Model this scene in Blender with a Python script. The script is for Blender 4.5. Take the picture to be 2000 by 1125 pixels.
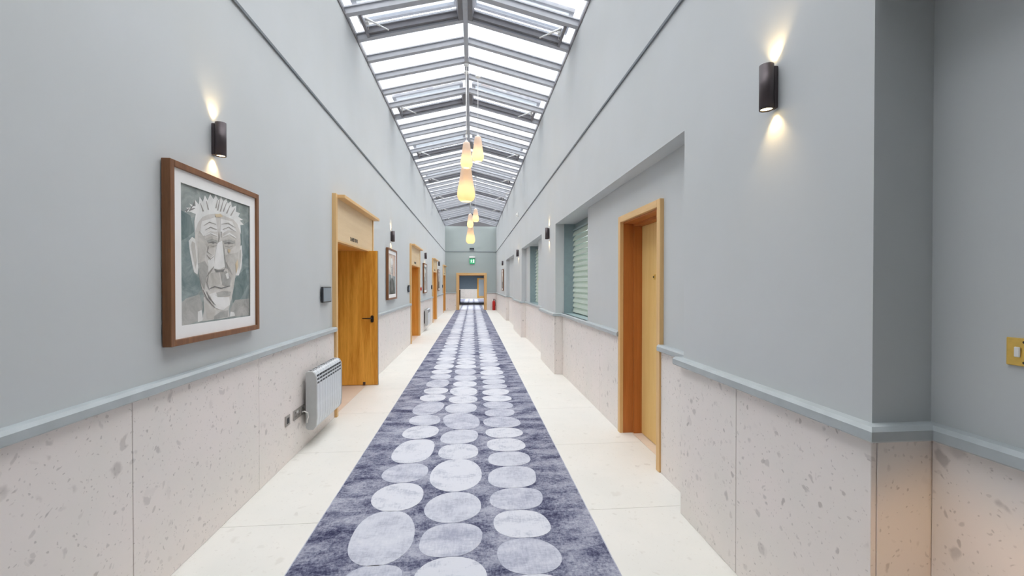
import bpy, bmesh, math, random
from mathutils import Vector, Matrix
for o in list(bpy.data.objects): bpy.data.objects.remove(o)
random.seed(7)
S = bpy.context.scene
COL = S.collection
PI = math.pi

# ------------------------------------------------------------------ camera, sky, sun, exposure
cam_d = bpy.data.cameras.new('camera')
cam_d.sensor_width = 36.0
cam_d.lens = 36.0*850/2000
cam_d.clip_start = 0.05
cam = bpy.data.objects.new('camera', cam_d); COL.objects.link(cam)
cam.location = (0, 0, 1.5)
cam.rotation_euler = (PI/2-math.atan(7.5/850), 0, -math.atan(77/850))
S.camera = cam
S.view_settings.view_transform = 'Standard'
S.view_settings.look = 'None'
S.view_settings.gamma = 1.0
S.view_settings.use_curve_mapping = False
S.view_settings.exposure = 0.25

SKY_ZENITH = 4.2
W = bpy.data.worlds.new('overcast_sky'); S.world = W; W.use_nodes = True
wn = W.node_tree; wn.nodes.clear()
def wnode(t): return wn.nodes.new(t)
wo = wnode('ShaderNodeOutputWorld'); bg = wnode('ShaderNodeBackground'); tc = wnode('ShaderNodeTexCoord')
sx = wnode('ShaderNodeSeparateXYZ'); mr = wnode('ShaderNodeMapRange')
wn.links.new(tc.outputs['Generated'], sx.inputs[0])
wn.links.new(sx.outputs['Z'], mr.inputs['Value'])
mr.inputs['From Min'].default_value = 0.0; mr.inputs['From Max'].default_value = 1.0   # CIE overcast sky: a third at the horizon
mr.inputs['To Min'].default_value = SKY_ZENITH/3; mr.inputs['To Max'].default_value = SKY_ZENITH
bg.inputs['Color'].default_value = (0.955, 0.965, 1.0, 1)
wn.links.new(mr.outputs['Result'], bg.inputs['Strength']); wn.links.new(bg.outputs[0], wo.inputs[0])

sun_d = bpy.data.lights.new('veiled_sun', 'SUN'); sun_d.energy = 3.2; sun_d.angle = math.radians(110); sun_d.color = (1, .985, .96)
sun = bpy.data.objects.new('veiled_sun', sun_d); COL.objects.link(sun)
sun.location = (0, 10, 20); sun.rotation_euler = (math.radians(4), math.radians(15), 0)

# ------------------------------------------------------------------ materials
def srgb(r, g, b):
    f = lambda c: (c/255/12.92 if c/255 <= .04045 else ((c/255+.055)/1.055)**2.4)
    return (f(r), f(g), f(b), 1)
class NT:
    def __init__(s, name):
        s.m = bpy.data.materials.new(name); s.m.use_nodes = True
        s.t = s.m.node_tree; s.t.nodes.clear()
        s.out = s.n('ShaderNodeOutputMaterial'); s.b = s.n('ShaderNodeBsdfPrincipled')
        s.l(s.b.outputs[0], s.out.inputs[0])
    def n(s, t, **kw):
        x = s.t.nodes.new(t)
        for k, v in kw.items():
            if k in x.inputs: x.inputs[k].default_value = v
            else: setattr(x, k, v)
        return x
    def l(s, a, b): s.t.links.new(a, b)
    def coord(s, scale=(1,1,1), rot=(0,0,0)):
        c = s.n('ShaderNodeTexCoord'); m = s.n('ShaderNodeMapping')
        m.inputs['Scale'].default_value = scale; m.inputs['Rotation'].default_value = rot
        s.l(c.outputs['Object'], m.inputs['Vector']); return m.outputs[0]
    def noise(s, vec, scale, detail=3, rough=.5, dist=0):
        n = s.n('ShaderNodeTexNoise', Scale=scale, Detail=detail, Roughness=rough, Distortion=dist); s.l(vec, n.inputs['Vector']); return n.outputs['Fac']
    def ramp(s, fac, stops, interp='LINEAR'):
        r = s.n('ShaderNodeValToRGB'); r.color_ramp.interpolation = interp
        e = r.color_ramp.elements
        while len(e) < len(stops): e.new(.5)
        for i, (p, c) in enumerate(stops): e[i].position = p; e[i].color = c
        s.l(fac, r.inputs[0]); return r.outputs[0]
    def mix(s, fac, a, b, mode='MIX'):
        x = s.n('ShaderNodeMixRGB', blend_type=mode)
        for i, v in ((0, fac), (1, a), (2, b)):
            if hasattr(v, 'links'): s.l(v, x.inputs[i])
            else: x.inputs[i].default_value = v
        return x.outputs[0]
    def math(s, op, a, b=0.0):
        x = s.n('ShaderNodeMath', operation=op)
        for i, v in ((0, a), (1, b)):
            if hasattr(v, 'links'): s.l(v, x.inputs[i])
            else: x.inputs[i].default_value = v
        return x.outputs[0]
    def bump(s, h, strength, dist=.01):
        b = s.n('ShaderNodeBump', Strength=strength, Distance=dist); s.l(h, b.inputs['Height']); s.l(b.outputs[0], s.b.inputs['Normal'])
    def color(s, c):
        if hasattr(c, 'links'): s.l(c, s.b.inputs['Base Color'])
        else: s.b.inputs['Base Color'].default_value = c
    def set(s, rough=.5, metal=0, spec=.5):
        s.b.inputs['Roughness'].default_value = rough; s.b.inputs['Metallic'].default_value = metal; s.b.inputs['Specular IOR Level'].default_value = spec
        return s
def plain(name, c, rough=.5, metal=0, vary=.05, scale=12, spec=.5):
    t = NT(name); v = t.noise(t.coord(), scale)
    c = tuple(c)
    t.color(t.ramp(v, [(.3, tuple(x*(1-vary) for x in c[:3])+(1,)), (.7, tuple(min(1, x*(1+vary)) for x in c[:3])+(1,))]))
    t.set(rough, metal, spec); return t.m
def emitter(name, c, st):
    t = NT(name); t.color((0,0,0,1)); t.b.inputs['Emission Color'].default_value = c; t.b.inputs['Emission Strength'].default_value = st; return t.m

def mat_wall():
    t = NT('blue_grey_paint'); v = t.coord()
    a = t.noise(v, 1.3, 3); b = t.noise(v, 60, 3)
    c = t.ramp(a, [(.35, srgb(199,202,202)), (.65, srgb(202,205,206))])
    t.color(c); t.bump(b, .05, .003); t.set(.6, 0, .3); return t.m
def stone(name, base, base2, spot, spot2, amount, scale, rough=.45):
    t = NT(name); v = t.coord((1,1,1), (.5,.3,.6))
    cloud = t.noise(v, 2.2, 4, .6)
    c = t.ramp(cloud, [(.35, base), (.65, base2)])
    d = t.n('ShaderNodeTexNoise', Scale=9.0, Detail=3.0); t.l(v, d.inputs['Vector'])
    vv = t.n('ShaderNodeMixRGB', blend_type='LINEAR_LIGHT'); vv.inputs[0].default_value = .06; t.l(v, vv.inputs[1]); t.l(d.outputs['Color'], vv.inputs[2])
    for k, (sc, thr, size, col, op) in enumerate(((scale, amount*.8, .30, spot2, .45), (scale*1.7, amount*1.2, .34, spot, .34), (scale*3.2, amount*1.3, .36, spot2, .45), (scale*8, amount*1.8, .4, spot2, .4))):
        vo = t.n('ShaderNodeTexVoronoi', Scale=sc); t.l(vv.outputs[0], vo.inputs['Vector'])
        sep = t.n('ShaderNodeSeparateColor'); t.l(vo.outputs['Color'], sep.inputs[0])
        pick = t.math('LESS_THAN', sep.outputs[0], thr)
        sz = t.math('MULTIPLY', sep.outputs[1], size)
        near = t.n('ShaderNodeMapRange'); near.interpolation_type = 'SMOOTHSTEP'
        t.l(t.math('SUBTRACT', vo.outputs['Distance'], sz), near.inputs['Value'])
        near.inputs['From Min'].default_value = 0.13; near.inputs['From Max'].default_value = -0.06
        f = t.math('MULTIPLY', t.math('MULTIPLY', pick, near.outputs[0]), t.math('MULTIPLY', sep.outputs[2], op*1.5))
        c = t.mix(f, c, col)
    t.color(c); t.set(rough, 0, .4); return t.m
def wood(name, light, dark, axis='z', rough=.45, scale=1.0, contrast=1.0):
    t = NT(name)
    st = {'z': (9,9,.55), 'y': (9,.55,9), 'x': (.55,9,9)}[axis]
    v = t.coord(tuple(x*scale for x in st))
    a = t.noise(v, 1.6, 5, .55, .6); b = t.noise(v, 14, 3, .6)
    f = t.mix(.3, a, b)
    t.color(t.ramp(f, [(.5-.2/contrast, dark), (.5+.2/contrast, light)])); t.bump(b, .06, .002); t.set(rough, 0, .4); return t.m
def mat_carpet():
    t = NT('indigo_carpet'); 
    v = t.coord((1, 1.7, 1)); n1 = t.noise(v, 3.2, 5, .65, .3)
    v2 = t.coord((26, 44, 30)); n2 = t.noise(v2, 1.5, 5, .7, .4)
    v3 = t.coord((60, 26, 30)); n3 = t.noise(v3, 1.6, 4, .7)
    f = t.math('ADD', t.math('MULTIPLY', n1, .55), t.math('ADD', t.math('MULTIPLY', n2, .3), t.math('MULTIPLY', n3, .22)))
    t.color(t.ramp(f, [(.42, srgb(54,55,80)), (.48, srgb(92,94,116)), (.55, srgb(138,140,156)), (.63, srgb(170,171,184))]))
    t.bump(n2, .3, .004); t.set(.95, 0, .1); return t.m
def mat_motif(name, a, b, seed):
    t = NT(name)
    v = t.coord((1, 1.5, 1)); n1 = t.noise(v, 4+seed, 5, .6, .3)
    n2 = t.noise(t.coord((16, 70, 30)), 1.6, 4, .7); n3 = t.noise(t.coord((70, 14, 30)), 1.2, 3, .7)
    f = t.math('ADD', t.math('MULTIPLY', n1, .5), t.math('ADD', t.math('MULTIPLY', n2, .3), t.math('MULTIPLY', n3, .25)))
    t.color(t.ramp(f, [(.42, a), (.52, b), (.66, srgb(208,209,216))])); t.bump(n2, .25, .003); t.set(.95, 0, .1); return t.m
def mat_glass(name, tint=(1,1,1,1), gloss=.06):
    t = NT(name); t.t.nodes.remove(t.b)
    tr = t.n('ShaderNodeBsdfTransparent', Color=tint); gl = t.n('ShaderNodeBsdfGlossy', Roughness=.02)
    lw = t.n('ShaderNodeLayerWeight', Blend=.25); mx = t.n('ShaderNodeMixShader')
    t.l(t.math('ADD', t.math('MULTIPLY', lw.outputs['Fresnel'], .5), gloss*.3), mx.inputs[0]); t.l(tr.outputs[0], mx.inputs[1]); t.l(gl.outputs[0], mx.inputs[2])
    t.l(mx.outputs[0], t.out.inputs[0]); return t.m
def mat_translucent(name, c, tc_, fac):
    t = NT(name); t.t.nodes.remove(t.b)
    v = t.noise(t.coord(), 8); col = t.ramp(v, [(.3, tuple(x*.96 for x in c[:3])+(1,)), (.7, c)])
    d = t.n('ShaderNodeBsdfDiffuse'); t.l(col, d.inputs['Color']); tr = t.n('ShaderNodeBsdfTranslucent', Color=tc_); mx = t.n('ShaderNodeMixShader'); mx.inputs[0].default_value = fac
    t.l(d.outputs[0], mx.inputs[1]); t.l(tr.outputs[0], mx.inputs[2]); t.l(mx.outputs[0], t.out.inputs[0]); return t.m
def watercolor(name, a, b, sc=7):
    t = NT(name); n = t.noise(t.coord(), sc, 5, .65, .8)
    t.color(t.ramp(n, [(.32, a), (.66, b)])); t.set(.75, 0, .2); return t.m

M = {}
M['wall'] = mat_wall()
M['endwall'] = plain('end_wall_grey_green', srgb(172,181,179), .6, vary=.01, scale=2, spec=.3)  # end wall base colour, darker and greener than the side walls
M['stone'] = stone('pinkish_terrazzo', srgb(233,227,221), srgb(238,229,224), srgb(158,150,146), srgb(172,163,158), .2, 9)
M['tile'] = stone('ivory_terrazzo', srgb(222,220,213), srgb(227,224,217), srgb(198,193,184), srgb(210,206,197), .16, 9)
M['grout'] = plain('pale_grout', srgb(186,182,174), .8)
M['threshold'] = stone('blush_threshold_stone', srgb(218,200,182), srgb(224,206,188), srgb(200,182,166), srgb(210,192,176), .14, 9)
M['rail'] = plain('rail_blue_grey_gloss', srgb(174,181,183), .35)
M['line'] = plain('grey_metal_trim', srgb(112,118,123), .5)
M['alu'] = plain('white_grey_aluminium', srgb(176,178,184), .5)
M['aludark'] = plain('dark_grey_metal', srgb(118,116,120), .5)  # darker grey metal for vent curbs, eave trim and edge strips
M['gable'] = plain('grey_brown_gable', srgb(104,102,104), .7)
M['glass'] = mat_glass('roof_glass', (.97,.98,.985,1))
M['sashglass'] = mat_glass('vent_glass', (.86,.89,.92,1), .2)
M['winglass'] = mat_glass('window_glass', (.95,.98,.96,1))
M['frosted'] = mat_translucent('frosted_glass', srgb(206,212,218), (.8,.85,.88,1), .35)
M['white'] = plain('white_plastic', srgb(238,237,233), .4)
M['oak'] = wood('golden_oak_leaf', srgb(250,190,84), srgb(216,146,48), contrast=1.7)
M['oakframe'] = wood('pale_oak_frame', srgb(234,196,140), srgb(216,172,114))
M['oakh'] = wood('pale_oak_rail', srgb(234,196,140), srgb(216,172,114), 'y')
M['oakx'] = wood('pale_oak_head', srgb(234,196,140), srgb(216,172,114), 'x')
M['oakpanel'] = wood('blond_oak_panel', srgb(230,204,164), srgb(219,190,148), 'y')
M['oaklining'] = wood('amber_oak_lining', srgb(232,170,84), srgb(208,138,54))
M['rediroko'] = wood('reddish_oak_lining', srgb(198,124,62), srgb(172,100,42))
M['oakyellow'] = wood('honey_oak_leaf', srgb(242,208,140), srgb(228,188,116), scale=.8)
M['walnut'] = wood('walnut_frame', srgb(146,100,66), srgb(108,70,44), scale=1.5)
M['darkwood'] = wood('dark_brown_wood', srgb(96,58,38), srgb(66,38,26))
M['bronze'] = plain('dark_bronze', srgb(86,78,80), .45, .6)
M['black'] = plain('black_metal', srgb(40,38,38), .4, .3)
M['blackplastic'] = plain('black_plastic', srgb(34,36,40), .4)
M['screen'] = plain('grey_display', srgb(132,142,150), .12)
M['brass'] = plain('brushed_brass', srgb(226,188,96), .4, .45, .06, 60)
M['satin'] = plain('satin_steel', srgb(176,170,164), .4, .7)
M['slotdark'] = plain('dark_slots', srgb(62,66,70), .6)
M['rad'] = plain('white_enamel', srgb(218,222,226), .35)
M['radside'] = plain('shaded_white_enamel', srgb(184,185,184), .4)  # darker copy of the white enamel, side shade painted into the colour
M['mat_board'] = plain('white_mount_board', srgb(240,238,236), .8, vary=.01)
M['carpet'] = mat_carpet()
M['motif0'] = mat_motif('silver_motif', srgb(172,174,187), srgb(194,196,206), 0)
M['motif1'] = mat_motif('pale_motif', srgb(178,181,193), srgb(208,209,216), 2)
M['motif2'] = mat_motif('lilac_motif', srgb(160,162,178), srgb(184,186,198), 1)
M['shade'] = mat_translucent('opal_glass_shade', srgb(226,214,208), (1,.9,.72,1), .45)
M['bulb'] = emitter('warm_bulb', (1,.72,.32,1), 5)
M['lampglow'] = emitter('warm_lamp', (1,.74,.36,1), 9)
M['cable'] = plain('white_cable', srgb(232,230,226), .5)
M['blind'] = mat_translucent('pale_green_blind', srgb(198,207,199), (.8,.87,.81,1), .2)
M['reveal'] = plain('sea_grey_gloss_paint', srgb(138,155,158), .4)
M['red'] = plain('red_enamel', srgb(190,40,34), .35)
M['green'] = emitter('lit_green_sign', (.02,.42,.17,1), 1.0)
M['signwhite'] = emitter('lit_white_pictogram', (.9,1,.93,1), 1.1)
M['hallblue'] = plain('dark_slate_paint', srgb(96,110,122), .6)
M['hallceil'] = plain('white_ceiling_paint', srgb(206,206,204), .8)
M['floorshade'] = plain('dark_floor_shade', srgb(56,48,52), .95)  # dark brown of the shade painted on the hall floor
M['rubber'] = plain('black_rubber', srgb(30,30,30), .7)
for k, (a, b) in dict(bg=((124,134,131),(172,177,173)), teal=((104,120,121),(158,168,166)), deep=((92,110,112),(132,144,142)), shade=((150,149,144),(186,184,179)), mid=((178,174,167),(206,202,195)),
                      skin=((196,192,186),(216,212,206)), neck=((186,184,178),(210,207,202)), lite=((216,214,210),(234,232,229)), pale=((210,209,205),(232,230,227)), hair=((212,212,209),(236,235,232)),
                      line=((150,146,140),(176,172,166)), ink=((112,111,109),(150,148,145)), ochre=((206,184,150),(220,204,176)),
                      rose=((196,168,152),(222,206,194)), coat=((70,72,70),(112,112,106)), cream=((214,206,190),(232,226,214))).items():
    M['w_'+k] = watercolor('wash_'+k, srgb(*a), srgb(*b))

# ------------------------------------------------------------------ mesh helpers
def tag(o, label=None, cat=None, group=None, kind=None):
    for k, v in (('label', label), ('category', cat), ('group', group), ('kind', kind)):
        if v: o[k] = v
    return o
def empty(name, loc=(0,0,0), rz=0):
    o = bpy.data.objects.new(name, None); o.empty_display_size = .1; COL.objects.link(o)
    o.location = loc; o.rotation_euler = (0,0,rz); return o
class MB:
    def __init__(s): s.bm = bmesh.new(); s.mats = []
    def mi(s, m):
        if m is None: return 0
        if m not in s.mats: s.mats.append(m)
        return s.mats.index(m)
    def _fin(s, verts, m):
        i = s.mi(m)
        fs = set(f for v in verts for f in v.link_faces)
        for f in fs: f.material_index = i
        return fs
    def box(s, x0, x1, y0, y1, z0, z1, m=None, bevel=0):
        r = bmesh.ops.create_cube(s.bm, size=1)
        vs = r['verts']
        for v in vs: v.co = Vector(((x0+x1)/2+v.co.x*(x1-x0), (y0+y1)/2+v.co.y*(y1-y0), (z0+z1)/2+v.co.z*(z1-z0)))
        s._fin(vs, m)
        if bevel:
            es = list(set(e for v in vs for e in v.link_edges))
            bmesh.ops.bevel(s.bm, geom=es, offset=bevel, segments=1, affect='EDGES', profile=.5)
        return s
    def prism(s, pts, axis, a, b, m=None):
        """pts: 2D outline; axis: 'x','y','z' extrusion axis from a to b"""
        def P(p, t):
            return {'x': Vector((t, p[0], p[1])), 'y': Vector((p[0], t, p[1])), 'z': Vector((p[0], p[1], t))}[axis]
        A = [s.bm.verts.new(P(p, a)) for p in pts]; B = [s.bm.verts.new(P(p, b)) for p in pts]
        n = len(pts); fs = [s.bm.faces.new(A[::-1]), s.bm.faces.new(B)]
        for i in range(n): fs.append(s.bm.faces.new((A[i], A[(i+1) % n], B[(i+1) % n], B[i])))
        k = s.mi(m)
        for f in fs: f.material_index = k
        return s
    def lathe(s, prof, cx=0, cy=0, seg=28, m=None, closed=False):
        rings = []
        for r, z in prof:
            rings.append([s.bm.verts.new((cx+r*math.cos(2*PI*i/seg), cy+r*math.sin(2*PI*i/seg), z)) for i in range(seg)])
        k = s.mi(m)
        rng = range(len(rings)) if closed else range(len(rings)-1)
        for j in rng:
            a, b = rings[j], rings[(j+1) % len(rings)]
            for i in range(seg):
                f = s.bm.faces.new((a[i], a[(i+1) % seg], b[(i+1) % seg], b[i])); f.material_index = k; f.smooth = True
        if not closed:
            for rg, rev in ((rings[0], True), (rings[-1], False)):
                f = s.bm.faces.new(rg[::-1] if rev else rg); f.material_index = k
        return s
    def tube(s, pts, r, seg=8, m=None):
        pts = [Vector(p) for p in pts]; k = s.mi(m); rings = []
        for i, p in enumerate(pts):
            d = (pts[min(i+1, len(pts)-1)]-pts[max(i-1, 0)]).normalized()
            u = d.cross(Vector((0,0,1)) if abs(d.z) < .9 else Vector((1,0,0))).normalized(); w = d.cross(u)
            rr = r[i] if isinstance(r, (list, tuple)) else r
            rings.append([s.bm.verts.new(p+u*(rr*math.cos(2*PI*j/seg))+w*(rr*math.sin(2*PI*j/seg))) for j in range(seg)])
        for a, b in zip(rings, rings[1:]):
            for j in range(seg):
                f = s.bm.faces.new((a[j], a[(j+1) % seg], b[(j+1) % seg], b[j])); f.material_index = k; f.smooth = True
        s.bm.faces.new(rings[0][::-1]).material_index = k; s.bm.faces.new(rings[-1]).material_index = k
        return s
    def face(s, pts, m=None):
        f = s.bm.faces.new([s.bm.verts.new(p) for p in pts]); f.material_index = s.mi(m); return s
    def build(s, name, m=None, parent=None, recalc=True):
        if m is not None and m not in s.mats: s.mats.insert(0, m) if not s.mats else None
        if not s.mats: s.mats = [m]
        if recalc: bmesh.ops.recalc_face_normals(s.bm, faces=s.bm.faces[:])
        me = bpy.data.meshes.new(name); s.bm.to_mesh(me); s.bm.free()
        for x in s.mats: me.materials.append(x)
        o = bpy.data.objects.new(name, me); COL.objects.link(o)
        if parent: o.parent = parent
        return o
def box(name, m, parent, x0, x1, y0, y1, z0, z1, bevel=0):
    return MB().box(x0, x1, y0, y1, z0, z1, m, bevel).build(name, m, parent)
def link_mesh(name, me, parent, loc=(0,0,0)):
    o = bpy.data.objects.new(name, me); COL.objects.link(o); o.parent = parent; o.location = loc; return o
def copy_tree(o, parent=None):
    c = o.copy(); COL.objects.link(c)
    if parent: c.parent = parent
    for ch in list(o.children): copy_tree(ch, c)
    return c
def text_obj(name, s, size, m, parent, M4, depth=.003):
    cu = bpy.data.curves.new(name, 'FONT'); cu.body = s; cu.size = size; cu.extrude = depth; cu.align_x = 'CENTER'
    t = bpy.data.objects.new('tmp_text', cu); COL.objects.link(t)
    dg = bpy.context.evaluated_depsgraph_get(); dg.update()
    me = bpy.data.meshes.new_from_object(t.evaluated_get(dg)); bpy.data.objects.remove(t)
    me.transform(M4); me.materials.clear(); me.materials.append(m)
    o = bpy.data.objects.new(name, me); COL.objects.link(o); o.parent = parent; return o
def struct(o, label, cat): return tag(o, label, cat, None, 'structure')

# ------------------------------------------------------------------ key measures (metres; camera stands at 0,0)
L, R, R2, RA = -1.567, 1.376, 1.51, 1.60      # left wall, right piers, right recesses, near alcove
Y0, Y1 = -4.0, 25.3                           # near wall, end wall
EAVE, RIDGE, XC = 4.82, 5.18, -0.0955
DOORS = [(5.04+6.03*i, 6.90+6.03*i) for i in range(4)]   # four left door frames, outer edges
REC = [(2.731, 7.16), (8.61, 12.2), (14.43, 17.85)]      # three recesses of the right wall
D5 = (3.33, 4.32)                             # right hand door, outer edges of its frame
WIN = [(5.62, 7.16), (9.95, 11.45)]
SOF = 2.5
# ------------------------------------------------------------------ floor
fl = MB().box(-5.2, 2.2, Y0-.3, 48.2, -.25, -.003, M['grout']).build('floor')
struct(fl, 'pale ivory terrazzo tile floor running the length of the corridor', 'floor')
k0 = 4.0-1.18*6
ys = [k0+1.18*i for i in range(26)]
for a in ys:
    b = min(a+1.18, Y1)
    a2 = max(a, Y0)
    if b <= a2: continue
    box('floor_tile', M['tile'], fl, L, -.967, a2+.0015, b-.0015, -.004, 0)
    box('floor_tile', M['tile'], fl, .765, RA, a2+.0015, b-.0015, -.004, 0)
for a, b in DOORS: box('threshold_tile', M['threshold'], fl, L-.72, L-.002, a+.05, b-.05, -.004, 0)
for a in range(4):
    box('floor_tile', M['tile'], fl, -2.4, -.967, 37.0+2.2*a, 39.198+2.2*a, -.004, 0)
    box('floor_tile', M['tile'], fl, .765, 2.0, 37.0+2.2*a, 39.198+2.2*a, -.004, 0)

# ------------------------------------------------------------------ walls
wl = MB(); T = .72
edges = [Y0]+[e for d in DOORS for e in (d[0]+.03, d[1]-.03)]+[Y1+.3]
for i in range(0, len(edges), 2): wl.box(L-T, L, edges[i], edges[i+1], 0, EAVE)
for a, b in DOORS: wl.box(L-T, L, a+.03, b-.03, 2.49, EAVE)
wl = wl.build('wall_left', M['wall'])
struct(wl, 'long blue grey painted left wall above a stone dado with four door openings', 'wall')
wr = MB(); X3 = 1.9
wr.box(R, X3, Y0, Y1+.3, SOF, EAVE)
piers = [(1.383, REC[0][0]), (REC[0][1], REC[1][0]), (REC[1][1], REC[2][0]), (REC[2][1], Y1+.3)]
for a, b in piers: wr.box(R, X3, a, b, 0, SOF)
wr.box(RA, X3, Y0, 1.383, 0, SOF)
wr.box(R2, X3, REC[0][0], D5[0]+.03, 0, SOF); wr.box(R2, X3, D5[0]+.03, D5[1]-.03, 2.15, SOF); wr.box(R2, X3, D5[1]-.03, WIN[0][0], 0, SOF)
wr.box(R2, X3, WIN[0][0], WIN[0][1], 0, .985)
wr.box(R2, X3, REC[1][0], WIN[1][0], 0, SOF); wr.box(R2, X3, WIN[1][0], WIN[1][1], 0, .985); wr.box(R2, X3, WIN[1][1], REC[1][1], 0, SOF)
wr.box(R2, X3, REC[2][0], REC[2][1], 0, SOF)
wr = wr.build('wall_right', M['wall'])
struct(wr, 'blue grey right wall with tall recesses and projecting piers above a stone dado', 'wall')
OX0, OX1, OZ = -.80, .69, 2.03
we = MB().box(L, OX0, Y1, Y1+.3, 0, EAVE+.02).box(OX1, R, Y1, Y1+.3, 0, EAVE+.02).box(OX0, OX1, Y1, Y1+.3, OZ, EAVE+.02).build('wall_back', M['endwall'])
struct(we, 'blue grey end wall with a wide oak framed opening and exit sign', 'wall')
wn_ = MB().box(L-.75, X3, Y0-.3, Y0, 0, 5.5).build('wall_front', M['wall'])
struct(wn_, 'blue grey wall closing the corridor behind the viewpoint', 'wall')
gb = MB().prism([(L, EAVE+.02), (R, EAVE+.02), (XC, RIDGE+.13)], 'y', Y1+.12, Y1+.3, M['gable']).build('trim_1')
struct(gb, 'grey triangular gable infill between end wall and glazed roof', 'gable')

# ------------------------------------------------------------------ stone dado panels
DZ, DT = .972, .02
def dado_run(parent, axis, pos, sgn, a, b, first=None, pitch=1.18, eps=.002):
    """panels on plane axis=pos, standing proud by DT towards sgn, from a to b"""
    cuts = [a]
    if first is not None:
        c = first
        while c < b-.05:
            if c > a+.05: cuts.append(c)
            c += pitch
    cuts.append(b)
    p0, p1 = sorted((pos, pos+sgn*DT))
    for u, v in zip(cuts, cuts[1:]):
        if axis == 'x': box('stone_panel', M['stone'], parent, p0, p1, u+eps, v-eps, .001, DZ, .0015)
        else: box('stone_panel', M['stone'], parent, u+eps, v-eps, p0, p1, .001, DZ, .0015)
segs = [Y0]+[e for d in DOORS for e in d]+[Y1]
for i in range(0, len(segs), 2):
    dado_run(wl, 'x', L, 1, segs[i], segs[i+1], 2.13-1.18*5 if i == 0 else segs[i]+.9)
dado_run(wr, 'x', RA, -1, Y0, 1.383-DT, 1.383-.9-1.18*3)
dado_run(wr, 'y', 1.383, -1, R, RA)
for n, (a, b) in enumerate(piers):
    dado_run(wr, 'x', R, -1, a-DT, min(b, Y1), 2.13 if n == 0 else a+.7)
for n, (a, b) in enumerate(REC):
    if n == 0:
        dado_run(wr, 'x', R2, -1, a, D5[0]); dado_run(wr, 'x', R2, -1, D5[1], b-DT, 5.0)
    else: dado_run(wr, 'x', R2, -1, a, b-DT, a+.9)
    dado_run(wr, 'y', b, -1, R, R2)
dado_run(we, 'y', Y1, -1, L+DT, OX0-.13); dado_run(we, 'y', Y1, -1, OX1+.13, R-DT)

# ------------------------------------------------------------------ dado rails
RAILPROF = [(0, .968), (.046, .968), (.052, .974), (.052, 1.006), (.040, 1.020), (0, 1.020)]
trim_n = [1]
def trim_name(): trim_n[0] += 1; return 'trim_%d' % trim_n[0]
def rail(axis, pos, sgn, a, b, label):
    pts = [(pos+sgn*p, z) for p, z in RAILPROF]
    o = MB().prism(pts, 'y' if axis == 'x' else 'x', a, b, M['rail']).build(trim_name()); return struct(o, label, 'dado rail')
rl = ['left dado rail from foreground to the first open oak door', 'left dado rail between first and second oak doors', 'left dado rail between second and third oak doors', 'left dado rail between third and fourth oak doors', 'short left dado rail between last oak door and end wall']
se = [Y0]+[e for d in DOORS for e in (d[0]+.012, d[1]-.012)]+[Y1]
for i in range(5): rail('x', L, 1, se[2*i], se[2*i+1], rl[i])
def rail_path(path, label):
    """sweep the rail profile along a wall outline with mitred corners; the room lies to the left of travel"""
    P = [Vector(p) for p in path]; n = len(P); offs = []
    for i in range(n):
        a = (P[i]-P[i-1]).normalized() if i else None; b = (P[i+1]-P[i]).normalized() if i < n-1 else None
        na = Vector((-a.y, a.x)) if a else None; nb = Vector((-b.y, b.x)) if b else None
        offs.append((na+nb) if a and b else (na or nb))
    mb = MB(); rings = [[mb.bm.verts.new((p.x+o.x*d, p.y+o.y*d, z)) for d, z in RAILPROF] for p, o in zip(P, offs)]
    k = len(RAILPROF)
    for a, b in zip(rings, rings[1:]):
        for q in range(k): mb.bm.faces.new((a[q], a[(q+1) % k], b[(q+1) % k], b[q]))
    mb.bm.faces.new(rings[0][::-1]); mb.bm.faces.new(rings[-1])
    return struct(mb.build(trim_name(), M['rail']), label, 'dado rail')
rail_path([(RA, Y0), (RA, 1.383), (R, 1.383), (R, REC[0][0]), (R2, REC[0][0]), (R2, D5[0]+.012)], 'dado rail from the brass switch alcove around the nearest right pier to the honey oak door')
rp = [(R2, D5[1]-.012)]
for n, (a, b) in enumerate(REC):
    if n: rp += [(R, a), (R2, a)]
    rp += [(R2, b), (R, b)]
rail_path(rp+[(R, Y1)], 'dado rail stepping around recesses and piers from honey oak door to end wall')
rail('y', Y1, -1, L, OX0-.12, 'end wall dado rail left of the oak framed opening'); rail('y', Y1, -1, OX1+.12, R, 'end wall dado rail right of the oak opening behind extinguisher')
for axis, pos, sgn, a, b, lb in (('x', L, 1, Y0, Y1, 'thin grey shadow line trim high along the left wall'), ('x', R, -1, Y0, Y1, 'thin grey shadow line trim high along the right wall'), ('y', Y1, -1, L, R, 'thin grey shadow line trim high across the end wall')):
    pts = [(pos, 3.356), (pos+sgn*.014, 3.356), (pos+sgn*.014, 3.378), (pos+sgn*.004, 3.388), (pos, 3.388)]
    struct(MB().prism(pts, 'y' if axis == 'x' else 'x', a, b, M['line']).build(trim_name()), lb, 'wall trim')

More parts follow.
